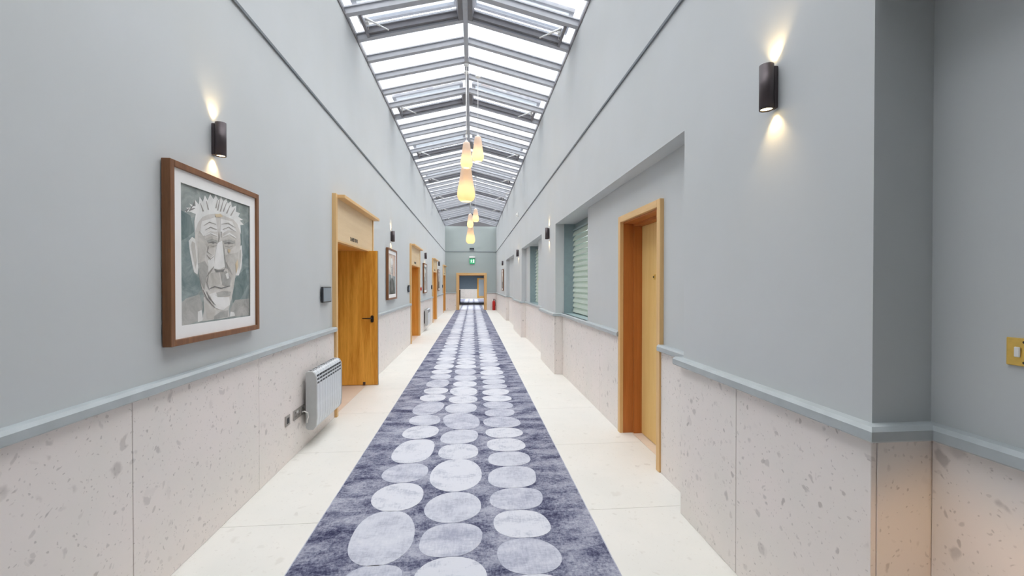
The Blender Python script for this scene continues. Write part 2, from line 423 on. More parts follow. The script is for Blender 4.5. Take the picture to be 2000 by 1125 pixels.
# ------------------------------------------------------------------ glazed roof
cl = MB().box(XC-.033, XC+.033, -.12, Y1+.12, RIDGE-.02, RIDGE+.13, M['alu'], .004).build('ceiling')
struct(cl, 'long pitched glass rooflight with white grey aluminium ridge and bars', 'rooflight')
PITCH, KB = .57, 6.15
ks = [k for k in range(-11, 35)]   # glazing cut short at the viewpoint to darken the near alcove
def slope(side):
    xe = L if side < 0 else R
    d = Vector((XC-xe, 0, RIDGE-EAVE)); ln = d.length; d.normalize()
    n = Vector((-d.z*(1 if d.x > 0 else -1), 0, abs(d.x))); n.normalize()
    return Vector((xe, 0, EAVE)), d, n, ln
def slab(mb, side, s0, s1, y0, y1, h0, h1, m):
    """slab lying in the roof slope: s along slope from eave (metres), h above bar soffit"""
    e, d, n, ln = slope(side)
    v = []
    for s in (s0, s1):
        for y in (y0, y1):
            for h in (h0, h1): v.append(mb.bm.verts.new(e+d*s+n*h+Vector((0, y, 0))))
    i = mb.mi(m)
    for q in ((0,1,3,2), (4,6,7,5), (0,4,5,1), (2,3,7,6), (0,2,6,4), (1,5,7,3)):
        f = mb.bm.faces.new([v[j] for j in q]); f.material_index = i
    return mb
bar_me, pane_me, pane_s_me, vent = {}, {}, {}, {}
for side in (-1, 1):
    e, d, n, ln = slope(side)
    mb = MB(); slab(mb, side, -.0, ln-.02, -.038, .038, 0, .085, M['alu']); slab(mb, side, 0, ln-.02, -.056, .056, .07, .085, M['alu'])
    o = mb.build('glazing_bar', None, cl); bar_me[side] = o.data; bpy.data.objects.remove(o)
    o = slab(MB(), side, 0.0, ln-.01, .04, PITCH-.04, .086, .094, M['glass']).build('roof_pane', None, cl); pane_me[side] = o.data; bpy.data.objects.remove(o)
    o = slab(MB(), side, 0.0, .15, .04, PITCH-.04, .086, .094, M['glass']).build('roof_pane', None, cl); pane_s_me[side] = o.data; bpy.data.objects.remove(o)
    for k in ks:
        link_mesh('glazing_bar', bar_me[side], cl, (0, KB+PITCH*k, 0))
        if k == ks[-1]: continue
        is_vent = (k+1) % 5 == 0
        link_mesh('roof_pane', (pane_s_me if is_vent else pane_me)[side], cl, (0, KB+PITCH*k, 0))
    # one opening vent per five panes
    y0, y1 = .04, PITCH-.04
    v0 = None
    for k in ks:
        if (k+1) % 5: continue
        if v0 is None:
            cb = MB()
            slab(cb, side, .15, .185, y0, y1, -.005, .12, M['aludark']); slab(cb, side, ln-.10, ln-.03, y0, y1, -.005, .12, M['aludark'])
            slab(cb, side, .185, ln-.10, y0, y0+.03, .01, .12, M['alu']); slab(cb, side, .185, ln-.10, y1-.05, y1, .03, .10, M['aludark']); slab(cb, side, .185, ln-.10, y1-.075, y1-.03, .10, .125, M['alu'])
            v0 = cb.build('roof_vent', None, cl)
            fr = MB()
            for s0, s1, a, b in ((.10, .16, y0-.02, y1+.02), (ln-.10, ln-.04, y0-.02, y1+.02), (.16, ln-.10, y0-.02, y0+.035), (.16, ln-.10, y1-.035, y1+.02)):
                slab(fr, side, s0, s1, a, b, .20, .245, M['alu'])
            fr.build('sash_frame', None, v0)
            slab(MB(), side, .16, ln-.10, y0+.035, y1-.035, .218, .226, M['sashglass']).build('sash_pane', None, v0)
            p1 = e+d*.20+n*.10+Vector((0, .26, 0)); p2 = e+d*.46+n*-.03+Vector((0, .40, 0)); pm = p1.lerp(p2, .62)
            am = MB(); am.tube([p1, pm], .014, 8, M['white']); am.tube([pm, p2], .009, 8, M['white'])
            am.build('actuator', None, v0)
            bx = MB(); c = e+d*.215+n*.07+Vector((0, .31, 0)); bx.box(c.x-.022, c.x+.022, c.y-.03, c.y+.03, c.z-.025, c.z+.03, M['white'], .006)
            bx.tube([c, c+Vector((0, .08, -.05)), c+Vector((side*.03, .14, -.03))], .004, 6, M['cable']); bx.build('actuator_bracket', None, v0)
            v0.location = (0, KB+PITCH*k, 0)
        else:
            c = copy_tree(v0, cl); c.location = (0, KB+PITCH*k, 0)
    xe = e.x
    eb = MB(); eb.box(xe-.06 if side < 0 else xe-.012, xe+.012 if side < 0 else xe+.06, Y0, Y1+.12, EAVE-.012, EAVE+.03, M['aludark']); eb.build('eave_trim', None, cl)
    box('eave_flashing', M['alu'], cl, xe-.3 if side < 0 else xe, xe if side < 0 else xe+.3, Y0-.2, Y1+.3, EAVE+.03, EAVE+.10)

struct(box('ceiling_blocker', M['hallceil'], None, L-.3, R+.5, Y0-.2, -.12, EAVE, EAVE+.9), 'unseen plain ceiling added behind the viewpoint to darken the near alcove', 'ceiling')  # unseen ceiling added to keep roof light off the alcove
# ------------------------------------------------------------------ windows of the right wall
def window(n, a, b, label):
    w = empty('window_%d' % n, (R2, a, 1.0)); struct(w, label, 'window')
    wd = b-a; g = .195
    box('sill', M['reveal'], w, -.03, .30, 0, wd, -.012, .02, .003)
    jf = MB().box(.012, .36, 0.0, .012, .02, 1.5).box(.012, .36, wd-.012, wd, .02, 1.5); jf.build('reveal_lining', M['reveal'], w)
    fr = MB()
    fr.box(g, g+.06, .012, .075, .02, 1.5).box(g, g+.06, wd-.075, wd-.012, .02, 1.5).box(g, g+.06, .075, wd-.075, 1.37, 1.5).box(g, g+.06, .075, wd-.075, .02, .055)
    fr.build('frame', M['reveal'], w)
    box('pane', M['winglass'], w, g+.03, g+.038, .075, wd-.075, .055, 1.37)
    box('head', M['wall'], w, .09, .38, .012, wd-.012, 1.5, 1.52) if False else None
    # blind hangs inside the window as a thing of its own
    bl = empty('window_blind', (R2+.165, a+.05, 1.03))
    nsl = 16; pitch = 1.33/nsl
    me = None
    for i in range(nsl):
        z = .015+pitch*i
        if me is None:
            pts = [(-.026, 0), (-.022, -.004), (-.012, pitch*.4), (.014, pitch*1.0), (.010, pitch*1.0), (-.016, pitch*.4)]
            o = MB().prism(pts, 'y', .02, wd-.12, M['blind']).build('slat', None, bl); me = o.data; o.location = (0, 0, z)
        else: link_mesh('slat', me, bl, (0, 0, z))
    box('head_rail', M['reveal'], bl, -.02, .03, .01, wd-.11, 1.345, 1.375, .004)
    box('bottom_bar', M['blind'], bl, .006, .026, .015, wd-.115, 0, .018, .004)
    return bl
tag(window(1, *WIN[0], 'tall window in nearest right recess with sea grey reveal'), 'pale green slatted blind in the nearest right window beside honey oak door', 'blind')
tag(window(2, *WIN[1], 'second tall window farther along the right wall, mostly hidden'), 'pale slatted blind in the farther right window, seen edge on', 'blind')

# ------------------------------------------------------------------ left oak doors
def left_door(n, a, b, opened, label):
    d = empty('door_%d' % n, (L, a, 0)); struct(d, label, 'door')
    w = b-a
    for y0, y1 in ((0, .055), (w-.055, w)): box('door_post', M['oakframe'], d, -.002, .046, y0, y1, 0, 2.52, .002)
    MB().box(.01, .125, .056, w+.05, 2.478, 2.515, M['oakh'], .002).build('door_cornice', None, d)
    pn = box('overdoor_panel', M['oakpanel'], d, -.002, .036, .055, w-.055, 2.005, 2.478)
    box('overdoor_edge', M['oakh'], d, -.03, .040, .055, w-.055, 1.985, 2.005)
    m4 = Matrix(((0,0,1,.036), (1,0,0,w*.42), (0,1,0,2.045), (0,0,0,1)))
    text_obj('room_name', 'LANDON %d' % n, .072, M['black'], pn, m4)
    for y0, y1 in ((.033, .062), (w-.062, w-.033)): box('jamb_lining', M['oaklining'], d, -.70, -.002, y0, y1, 0, 1.985)
    box('head_lining', M['oaklining'], d, -.70, -.03, .062, w-.062, 1.985, 2.0)
    lw = (w-.124)/2-.004
    def leaf(y0, y1):
        o = box('door_leaf', M['oak'], d, -.70, -.655, y0, y1, .008, 1.98, .002); return o
    leaf(.063, .063+lw)
    if not opened:
        lf = leaf(w-.063-lw, w-.063)
        MB().box(-.655, -.645, w-.063-lw+.03, w-.063-lw+.07, .93, 1.05, M['black'], .003).tube([(-.64, w-.063-lw+.05, .99), (-.60, w-.063-lw+.05, .99), (-.60, w-.063-lw+.17, .99)], .008, 8, M['black']).build('handle', None, lf)
    else:
        y = 6.61-a
        lf = box('door_leaf', M['oak'], d, -.70-.05+.03, .163, y, y+.045, .006, 1.994, .002)
        box('edge_strip', M['aludark'], lf, .163, .1655, y+.004, y+.041, .006, 1.994)
        hx = .085
        hd = MB(); hd.prism([(hx+.022*math.cos(t)*1.0, .985+(.03 if math.sin(t) > 0 else -.03)+.022*math.sin(t)) for t in [2*PI*i/20 for i in range(20)]], 'y', y-.012, y, M['black'])
        hd.tube([(hx, y-.012, .995), (hx, y-.05, .995), (hx-.012, y-.055, .995), (hx-.13, y-.055, .996)], [.010, .010, .009, .007], 10, M['black']); hd.build('handle', None, lf)
        MB().box(-.05, -.015, y-.014, y+.002, .012, .05, M['bronze'], .002).tube([(-.033, y-.006, 0.001), (-.033, y-.006, .03)], .008, 8, M['bronze']).build('floor_bolt', None, lf)
    return d
dl = ['open golden oak door nearest on the left beside white radiator', 'second oak door along the left wall beyond two framed pictures', 'third oak door along the left wall beyond the far radiator', 'fourth oak door at the far end of the left wall']
for i, (a, b) in enumerate(DOORS): left_door(i+1, a, b, i == 0, dl[i])
# plain rooms behind the left doors
rm = MB()
for a, b in DOORS:
    rm.box(L-T-2.6, L-T-2.5, a-.6, b+.6, 0, 2.7).box(L-T-2.6, L-T, a-.6, a-.5, 0, 2.7).box(L-T-2.6, L-T, b+.5, b+.6, 0, 2.7).box(L-T-2.6, L-T, a-.6, b+.6, 2.7, 2.8)
struct(rm.build('wall_rooms', M['wall']), 'plain room walls behind the left oak doors', 'wall')

# ------------------------------------------------------------------ right oak door in the first recess
a, b = D5; w = b-a
d5 = empty('door_5', (R2, a, 0)); struct(d5, 'closed honey oak door set deep in a reddish oak lining, right recess', 'door')
for y0, y1 in ((0, .06), (w-.06, w)): box('door_post', M['oakframe'], d5, -.034, .002, y0, y1, 0, 2.18, .002)
box('door_head', M['oakh'], d5, -.034, .002, .06, w-.06, 2.12, 2.18, .002)
for y0, y1 in ((.035, .06), (w-.06, w-.035)): box('jamb_lining', M['rediroko'], d5, .002, .235, y0, y1, 0, 2.12)
box('head_lining', M['rediroko'], d5, .002, .235, .06, w-.06, 2.105, 2.12)
MB().box(.105, .235, .06, .085, 0, 2.105).box(.105, .235, w-.085, w-.06, 0, 2.105).box(.105, .235, .085, w-.085, 2.08, 2.105).build('door_stop', M['rediroko'], d5)
box('threshold_tile', M['threshold'], d5, .092, .235, .06, w-.06, -.004, 0)
lf = box('door_leaf', M['oakyellow'], d5, .185, .23, .086, w-.086, .006, 2.078)
MB().box(.178, .186, 3.915-a, 3.945-a, 1.545, 1.59, M['brass'], .002).tube([(.17, 3.93-a, 1.567), (.186, 3.93-a, 1.567)], .007, 10, M['black']).build('brass_viewer', None, lf)

# ------------------------------------------------------------------ end opening and far hall
d6 = empty('door_6', (0, Y1, 0)); struct(d6, 'wide oak framed opening at the end of the corridor', 'doorway')
for x0, x1 in ((OX0-.13, OX0+.01), (OX1-.01, OX1+.13)): box('door_post', M['oakframe'], d6, x0, x1, -.045, 0, 0, OZ+.12, .003)
box('door_head', M['oakx'], d6, OX0+.01, OX1-.01, -.045, 0, OZ-.01, OZ+.12, .003)
for x0, x1 in ((OX0, OX0+.03), (OX1-.03, OX1)): box('jamb_lining', M['oaklining'], d6, x0, x1, 0, .32, 0, OZ)
box('head_lining', M['oaklining'], d6, OX0+.03, OX1-.03, 0, .32, OZ-.03, OZ)
hx0, hx1, hz = -2.4, 2.0, 2.55
hw = MB().box(hx0-.2, hx0, Y1+.3, 48, 0, hz+.2).box(hx1, hx1+.2, Y1+.3, 48, 0, hz+.2).box(hx0-.2, hx1+.2, 47, 47.2, 0, hz+.2)
hw.box(hx0, L, Y1+.3, Y1+.4, 0, hz+.2).box(R, hx1, Y1+.3, Y1+.4, 0, hz+.2)
hw = struct(hw.build('wall_hall', M['hallblue']), 'dark slate walls of the hall seen through the end opening', 'wall')
for i in range(4): box('stone_panel', M['stone'], hw, hx0+.02+1.1*i, hx0+1.117+1.1*i, 46.98, 47, .001, .97)
hc = MB()
for a_, b_ in ((Y1+.3, 26.0), (30.5, 37.0), (46, 47)): hc.box(hx0, hx1, a_, b_, hz, hz+.2)
for a_, b_ in ((26.0, 30.5), (37.0, 46)): hc.box(hx0, -1.6, a_, b_, hz, hz+.2).box(1.4, hx1, a_, b_, hz, hz+.2)  # openings added to let sky light onto the hall floor
hc = struct(hc.build('ceiling_hall', M['hallceil']), 'white ceiling of the far hall with unseen rooflight openings added for light', 'ceiling')
for y_ in (26.0, 27.5, 29.0, 37.0, 38.5, 40.0, 41.5, 43.0, 44.5): box('roof_pane', M['glass'], hc, -1.6, 1.4, y_+.01, y_+1.49, hz+.1, hz+.11)
d7 = empty('door_7', (.5, 46.98, 0)); struct(d7, 'distant oak framed glazed door in the hall beyond the opening', 'door')
for x0, x1 in ((0, .15), (.85, 1.0)): box('door_stile', M['oak'], d7, x0, x1, -.05, -.025, .0, 2.15)
box('top_rail', M['oakx'], d7, .15, .85, -.05, -.025, 2.0, 2.15); box('bottom_rail', M['oakx'], d7, .15, .85, -.05, -.025, 0, .24)
box('pane', M['frosted'], d7, .15, .85, -.042, -.034, .24, 2.0)
# ------------------------------------------------------------------ carpet with pebble motifs
CX0, CX1 = -.957, .755
cp = MB().box(CX0, CX1, -1.5, Y1-.05, 0.0005, .008, M['carpet']).build('carpet_runner')
tag(cp, 'long indigo carpet runner with three columns of pale pebble shapes on the stone floor', 'carpet')
for x0, x1 in ((CX0-.005, CX0), (CX1, CX1+.005)): box('bound_edge', M['motif2'], cp, x0, x1, -1.5, Y1-.05, .0005, .009)
cp2 = tag(MB().box(OX0+.032, OX1-.032, Y1-.05, 31.8, .0005, .008, M['carpet']).build('carpet_runner'), 'continuation of the indigo carpet through the end opening into the hall', 'carpet')
NEAR = {
 0: [(-.502,2.245,.145,.106),(-.532,2.627,.188,.281),(-.522,3.106,.174,.203),(-.528,3.493,.174,.174),(-.524,3.955,.18,.276),(-.522,4.446,.172,.196),(-.522,4.832,.173,.181),
     (-.528,5.3,.176,.277),(-.52,5.77,.168,.18),(-.51,6.15,.168,.18),(-.518,6.6,.17,.257),(-.51,7.08,.167,.207),(-.523,7.49,.171,.192),(-.518,7.95,.17,.26)],
 1: [(-.114,2.227,.182,.158),(-.128,2.556,.178,.166),(-.13,2.931,.184,.2),(-.13,3.432,.196,.29),(-.126,3.898,.18,.178),(-.126,4.279,.184,.196),(-.124,4.768,.196,.283),
     (-.138,5.26,.187,.21),(-.122,5.65,.184,.177),(-.123,6.08,.189,.255),(-.112,6.53,.173,.195),(-.119,6.95,.174,.22),(-.122,7.45,.18,.281)],
 2: [(.306,2.364,.178,.159),(.304,2.686,.178,.156),(.306,3.004,.188,.153),(.308,3.348,.19,.186),(.309,3.698,.176,.153),(.306,4.024,.18,.161),(.312,4.352,.19,.15),(.314,4.691,.194,.183),
     (.314,5.03,.174,.151),(.314,5.35,.18,.163),(.319,5.67,.187,.15),(.32,6.0,.188,.176),(.322,6.33,.184,.145),(.32,6.65,.176,.17),(.322,6.98,.188,.151),(.322,7.34,.189,.207)]}
CXM = (-.52, -.123, .316)
def motif(cx, cy, hw_, hl, kind):
    ph = random.uniform(0, 6.28); e = random.uniform(2.1, 2.5); tilt = random.uniform(-.12, .12)
    pts = []
    N = 30 if cy < 12 else 16
    for i in range(N):
        t = 2*PI*i/N; c, s = math.cos(t), math.sin(t)
        k = 1+.025*math.sin(2*t+ph)+.02*math.sin(3*t+ph*2)
        x = hw_*k*math.copysign(abs(c)**(2/e), c); y = hl*math.copysign(abs(s)**(2/e), s)
        pts.append((cx+x+tilt*y, cy+y))
    MB().prism(pts, 'z', .0075, .0092, M['motif%d' % kind]).build('pebble_motif', None, cp if cy < Y1-.05 else cp2)
count = 0
for c in range(3):
    row = NEAR[c]
    y = row[0][1]-row[0][3]
    back = []
    while y > -1.3:
        h = random.uniform(.15, .27) if c != 2 else random.uniform(.14, .2); back.append((CXM[c], y-h, .178, h)); y -= 2*h
    y = row[-1][1]+row[-1][3]
    fwd = []
    while y < 31.2:
        h = random.uniform(.16, .28) if c != 2 else random.uniform(.15, .22); y = max(y, Y1-.04) if y < Y1-.05 < y+2*h else y; fwd.append((CXM[c], y+h, random.uniform(.168, .19), h)); y += 2*h
    for j, (cx, cy, a, b) in enumerate(back+row+fwd):
        motif(cx, cy, a, b+.002, random.choice((0, 1, 1, 0, 2))); count += 1

hcp = MB().box(-2.2, 1.5, 34.2, 44.2, .0005, .008, M['carpet']).build('hall_carpet')
tag(hcp, 'lavender patterned carpet on the floor of the far hall', 'carpet')
for c in range(3):
    y = 34.5
    while y < 43.7:
        h = random.uniform(.2, .32)
        hh = MB(); pts = [(CXM[c]*1.05+.19*math.cos(2*PI*i/12), y+h+h*math.sin(2*PI*i/12)) for i in range(12)]
        hh.prism(pts, 'z', .0075, .0092, M['motif2']).build('pebble_motif', None, hcp); y += 2*h
tag(MB().box(-1.5, 1.3, 31.9, 34.1, .0005, .014, M['floorshade'], .004).build('floor_shade'), 'dark brown shade painted as a mat across the hall floor beyond the opening', 'mat')  # thin dark sheet stands in for a shaded band of floor

# ------------------------------------------------------------------ wall sconces
def make_sconce():
    r = empty('wall_sconce')
    box('back_plate', M['bronze'], r, 0, .02, -.016, .016, -.095, .095, .003)
    rad, cx = .030, .046
    MB().lathe([(rad, -.101), (rad, .101), (rad-.004, .101), (rad-.004, -.101)], cx, 0, 32, M['bronze'], closed=True).build('tube_body', None, r)
    for z, s in ((.090, 1), (-.090, -1)):
        q = MB().lathe([(.0255, z-.005), (.0255, z+.005)], cx, 0, 20, M['lampglow']).build('lamp', None, r)
        ld = bpy.data.lights.new('sconce_beam', 'SPOT'); ld.energy = 4.8; ld.color = (1, .72, .36); ld.spot_size = math.radians(98); ld.spot_blend = 1.0; ld.shadow_soft_size = .008
        lo = bpy.data.objects.new('sconce_beam', ld); COL.objects.link(lo); lo.parent = r
        lo.location = (.0235, 0, s*.100); lo.rotation_euler = (0 if s < 0 else PI, 0, 0)
    return r
sc0 = make_sconce()
SC = [(L, 2.797, 2.377, 0, 'left wall sconce above the large portrait nearest the viewer'), (L, 8.56, 2.42, 0, 'left wall sconce above the second framed picture'), (L, 14.48, 2.43, 0, 'left wall sconce above the third framed picture'), (L, 20.2, 2.44, 0, 'farthest left wall sconce above the last left picture'),
      (R, 1.872, 2.392, PI, 'large sconce on the nearest right pier with warm beams up and down'), (R, 7.744, 2.411, PI, 'right wall sconce on the pier beyond the first blind window'), (R, 12.98, 2.43, PI, 'right wall sconce on the third pier past the second window'), (R, 19.5, 2.44, PI, 'farthest right wall sconce above the small framed picture')]
for i, (x, y, z, rz, lb) in enumerate(SC):
    o = sc0 if i == 0 else copy_tree(sc0)
    o.location = (x, y, z); o.rotation_euler = (0, 0, rz)
    tag(o, 'dark bronze cylinder '+lb, 'wall lamp', 'bronze sconces along both walls')

# ------------------------------------------------------------------ framed pictures
PORTRAIT = [
('teal',[(0,0.728),(0.178,0.785),(0.195,0.647),(0.106,0.596),(0.156,0.378),(0.229,0.336),(0.248,0.248),(0.118,0.145),(0,0.181)]),
('teal',[(0.854,0.803),(1,0.861),(0.996,0.211),(0.846,0.036),(0.721,0.118),(0.773,0.367),(0.873,0.497)]),
('deep',[(0.748,0.341),(0.931,0.435),(0.983,0.291),(0.847,0.164),(0.708,0.131),(0.697,0.218)]),
('deep',[(0.006,0.811),(0.125,0.787),(0.169,0.676),(0.088,0.626),(0.004,0.587)]),
('deep',[(0.819,0.875),(0.867,0.779),(0.874,0.626),(0.843,0.635),(0.816,0.773)]),
('shade',[(0,0.151),(0.067,0.189),(0.228,0.215),(0.275,0.116),(0.227,0.02),(0.099,0),(0,0)]),
('shade',[(0.671,0.083),(0.745,0.155),(0.996,0.159),(0.994,0.007),(0.671,0.016)]),
('pale',[(0.208,0.087),(0.255,0.095),(0.273,0.015),(0.207,0.009)]),
('pale',[(0,0.09),(0.008,0.099),(0.004,0),(0,0)]),
('pale',[(0.671,0.058),(0.732,0.049),(0.744,0.02),(0.659,0.017)]),
('neck',[(0.282,0.193),(0.288,0.098),(0.263,0.011),(0.659,0.013),(0.643,0.079),(0.686,0.169)]),
('shade',[(0.415,0.034),(0.511,0.069),(0.636,0.073),(0.625,0.02),(0.425,0.013)]),
('mid',[(0.289,0.16),(0.446,0.078),(0.415,0.017),(0.323,0.018)]),
('pale',[(0.191,0.62),(0.142,0.634),(0.102,0.601),(0.115,0.523),(0.144,0.429),(0.166,0.378),(0.207,0.362),(0.221,0.421)]),
('mid',[(0.177,0.592),(0.14,0.604),(0.126,0.567),(0.157,0.462),(0.184,0.399),(0.197,0.464)]),
('pale',[(0.827,0.616),(0.863,0.635),(0.878,0.548),(0.856,0.432),(0.812,0.367),(0.758,0.366),(0.775,0.493)]),
('mid',[(0.831,0.584),(0.853,0.598),(0.851,0.495),(0.812,0.406),(0.799,0.468)]),
('skin',[(0.178,0.731),(0.225,0.791),(0.312,0.831),(0.455,0.867),(0.633,0.885),(0.779,0.856),(0.833,0.775),(0.848,0.662),(0.831,0.572),(0.799,0.468),(0.754,0.366),(0.722,0.254),(0.684,0.156),(0.625,0.091),(0.511,0.071),(0.425,0.091),(0.334,0.152),(0.271,0.226),(0.234,0.325),(0.217,0.421),(0.198,0.528),(0.177,0.634)]),
('hair',[(0.174,0.666),(0.17,0.75),(0.188,0.807),(0.108,0.814),(0.052,0.799),(0.093,0.828),(0.069,0.834),(0.143,0.847),(0.112,0.871),(0.188,0.863),(0.177,0.911),(0.227,0.884),(0.237,0.945),(0.278,0.913),(0.306,0.968),(0.341,0.934),(0.378,0.991),(0.425,0.959),(0.456,1),(0.494,0.964),(0.535,1),(0.565,0.967),(0.616,1),(0.635,0.962),(0.687,0.991),(0.701,0.942),(0.769,0.966),(0.769,0.915),(0.836,0.913),(0.809,0.878),(0.892,0.861),(0.834,0.849),(0.902,0.819),(0.844,0.812),(0.854,0.727),(0.797,0.808),(0.728,0.84),(0.633,0.848),(0.542,0.857),(0.455,0.851),(0.351,0.828),(0.272,0.798),(0.215,0.746)]),
('line',[(0.492,0.88),(0.525,0.992),(0.517,0.991),(0.47,0.878)]),
('line',[(0.531,0.877),(0.575,0.983),(0.567,0.982),(0.51,0.877)]),
('line',[(0.575,0.884),(0.625,0.972),(0.616,0.972),(0.554,0.884)]),
('line',[(0.466,0.893),(0.486,0.967),(0.477,0.966),(0.445,0.892)]),
('line',[(0.626,0.875),(0.681,0.958),(0.673,0.959),(0.605,0.877)]),
('line',[(0.361,0.868),(0.327,0.929),(0.319,0.926),(0.343,0.861)]),
('line',[(0.292,0.844),(0.251,0.898),(0.244,0.896),(0.273,0.838)]),
('line',[(0.691,0.867),(0.754,0.939),(0.745,0.941),(0.67,0.869)]),
('ink',[(0.075,0.804),(0.113,0.836),(0.109,0.839),(0.064,0.811)]),
('ink',[(0.119,0.816),(0.164,0.875),(0.159,0.876),(0.103,0.82)]),
('ink',[(0.17,0.861),(0.18,0.906),(0.173,0.906),(0.153,0.861)]),
('ink',[(0.129,0.824),(0.181,0.847),(0.178,0.851),(0.123,0.834)]),
('mid',[(0.207,0.659),(0.252,0.707),(0.3,0.668),(0.313,0.559),(0.297,0.469),(0.327,0.382),(0.296,0.314),(0.241,0.358),(0.22,0.465)]),
('lite',[(0.262,0.764),(0.455,0.823),(0.475,0.709),(0.37,0.699),(0.28,0.655),(0.242,0.684)]),
('lite',[(0.52,0.82),(0.704,0.822),(0.778,0.744),(0.632,0.74),(0.518,0.691)]),
('shade',[(0.212,0.444),(0.3,0.469),(0.339,0.427),(0.319,0.337),(0.29,0.247),(0.241,0.314)]),
('mid',[(0.598,0.531),(0.8,0.569),(0.805,0.469),(0.754,0.379),(0.717,0.254),(0.674,0.341),(0.61,0.436)]),
('lite',[(0.47,0.617),(0.544,0.645),(0.565,0.53),(0.586,0.436),(0.516,0.41),(0.419,0.412),(0.443,0.522)]),
('lite',[(0.337,0.472),(0.419,0.52),(0.429,0.429),(0.347,0.37)]),
('shade',[(0.552,0.635),(0.584,0.579),(0.596,0.472),(0.637,0.413),(0.586,0.423),(0.565,0.53)]),
('mid',[(0.357,0.371),(0.493,0.396),(0.514,0.292),(0.346,0.269),(0.326,0.314)]),
('shade',[(0.514,0.386),(0.605,0.4),(0.674,0.341),(0.661,0.267),(0.547,0.28)]),
('lite',[(0.356,0.213),(0.448,0.229),(0.469,0.188),(0.649,0.182),(0.66,0.12),(0.555,0.078),(0.436,0.102)]),
('mid',[(0.3,0.635),(0.391,0.667),(0.479,0.658),(0.492,0.63),(0.442,0.58),(0.348,0.567),(0.306,0.592)]),
('mid',[(0.544,0.647),(0.654,0.682),(0.751,0.666),(0.756,0.622),(0.677,0.58),(0.572,0.584)]),
('shade',[(0.322,0.624),(0.401,0.647),(0.475,0.638),(0.483,0.625),(0.411,0.614),(0.341,0.604)]),
('shade',[(0.551,0.641),(0.65,0.666),(0.741,0.655),(0.737,0.637),(0.659,0.627),(0.575,0.624)]),
('ink',[(0.346,0.606),(0.411,0.618),(0.469,0.614),(0.47,0.618),(0.411,0.627),(0.344,0.61)]),
('ink',[(0.572,0.621),(0.649,0.634),(0.72,0.631),(0.722,0.635),(0.65,0.645),(0.571,0.625)]),
('ink',[(0.39,0.621),(0.432,0.625),(0.428,0.61),(0.398,0.608)]),
('ink',[(0.626,0.637),(0.673,0.642),(0.669,0.626),(0.636,0.622)]),
('line',[(0.348,0.587),(0.411,0.583),(0.463,0.598),(0.462,0.601),(0.409,0.59),(0.35,0.589)]),
('line',[(0.579,0.601),(0.649,0.597),(0.717,0.614),(0.715,0.617),(0.649,0.604),(0.581,0.604)]),
('lite',[(0.296,0.657),(0.37,0.683),(0.477,0.672),(0.48,0.679),(0.371,0.696),(0.292,0.662)]),
('lite',[(0.554,0.676),(0.654,0.708),(0.763,0.687),(0.771,0.692),(0.656,0.723),(0.55,0.68)]),
('ink',[(0.425,0.413),(0.472,0.403),(0.564,0.413),(0.586,0.425),(0.559,0.391),(0.45,0.384)]),
('ink',[(0.351,0.25),(0.428,0.266),(0.525,0.251),(0.666,0.275),(0.663,0.279),(0.524,0.262),(0.426,0.277),(0.347,0.254)]),
('shade',[(0.452,0.221),(0.547,0.235),(0.674,0.227),(0.661,0.194),(0.469,0.188)]),
('line',[(0.415,0.431),(0.354,0.386),(0.307,0.343),(0.313,0.341),(0.371,0.379),(0.422,0.428)]),
('line',[(0.592,0.47),(0.646,0.411),(0.69,0.37),(0.698,0.373),(0.667,0.416),(0.601,0.473)]),
('ink',[(0.268,0.247),(0.317,0.178),(0.428,0.1),(0.432,0.103),(0.331,0.182),(0.273,0.248)]),
('ink',[(0.314,0.235),(0.354,0.177),(0.436,0.124),(0.442,0.125),(0.367,0.181),(0.32,0.236)]),
('line',[(0.346,0.584),(0.322,0.536),(0.387,0.518),(0.391,0.52),(0.336,0.539),(0.353,0.584)]),
('line',[(0.317,0.514),(0.37,0.48),(0.422,0.509),(0.418,0.511),(0.374,0.489),(0.323,0.517)]),
('line',[(0.343,0.359),(0.314,0.303),(0.353,0.246),(0.358,0.247),(0.33,0.304),(0.35,0.359)]),
('line',[(0.283,0.732),(0.361,0.766),(0.453,0.764),(0.455,0.768),(0.36,0.774),(0.28,0.733)]),
('line',[(0.531,0.774),(0.63,0.795),(0.751,0.774),(0.755,0.777),(0.635,0.804),(0.53,0.777)]),
('line',[(0.302,0.7),(0.375,0.729),(0.463,0.724),(0.466,0.728),(0.374,0.737),(0.299,0.703)]),
('line',[(0.554,0.734),(0.643,0.764),(0.755,0.74),(0.759,0.742),(0.646,0.771),(0.551,0.737)]),
('line',[(0.489,0.712),(0.493,0.666),(0.489,0.63),(0.494,0.63),(0.508,0.667),(0.496,0.712)]),
('line',[(0.524,0.716),(0.524,0.668),(0.53,0.668),(0.54,0.717)]),
('ochre',[(0.749,0.466),(0.788,0.506),(0.795,0.443),(0.763,0.379)]),
('ochre',[(0.433,0.841),(0.52,0.86),(0.552,0.841),(0.455,0.823)]),
('ochre',[(0.626,0.581),(0.669,0.58),(0.659,0.554),(0.63,0.557)]),
('lite',[(0.586,0.375),(0.627,0.388),(0.642,0.339),(0.605,0.334)]),
]

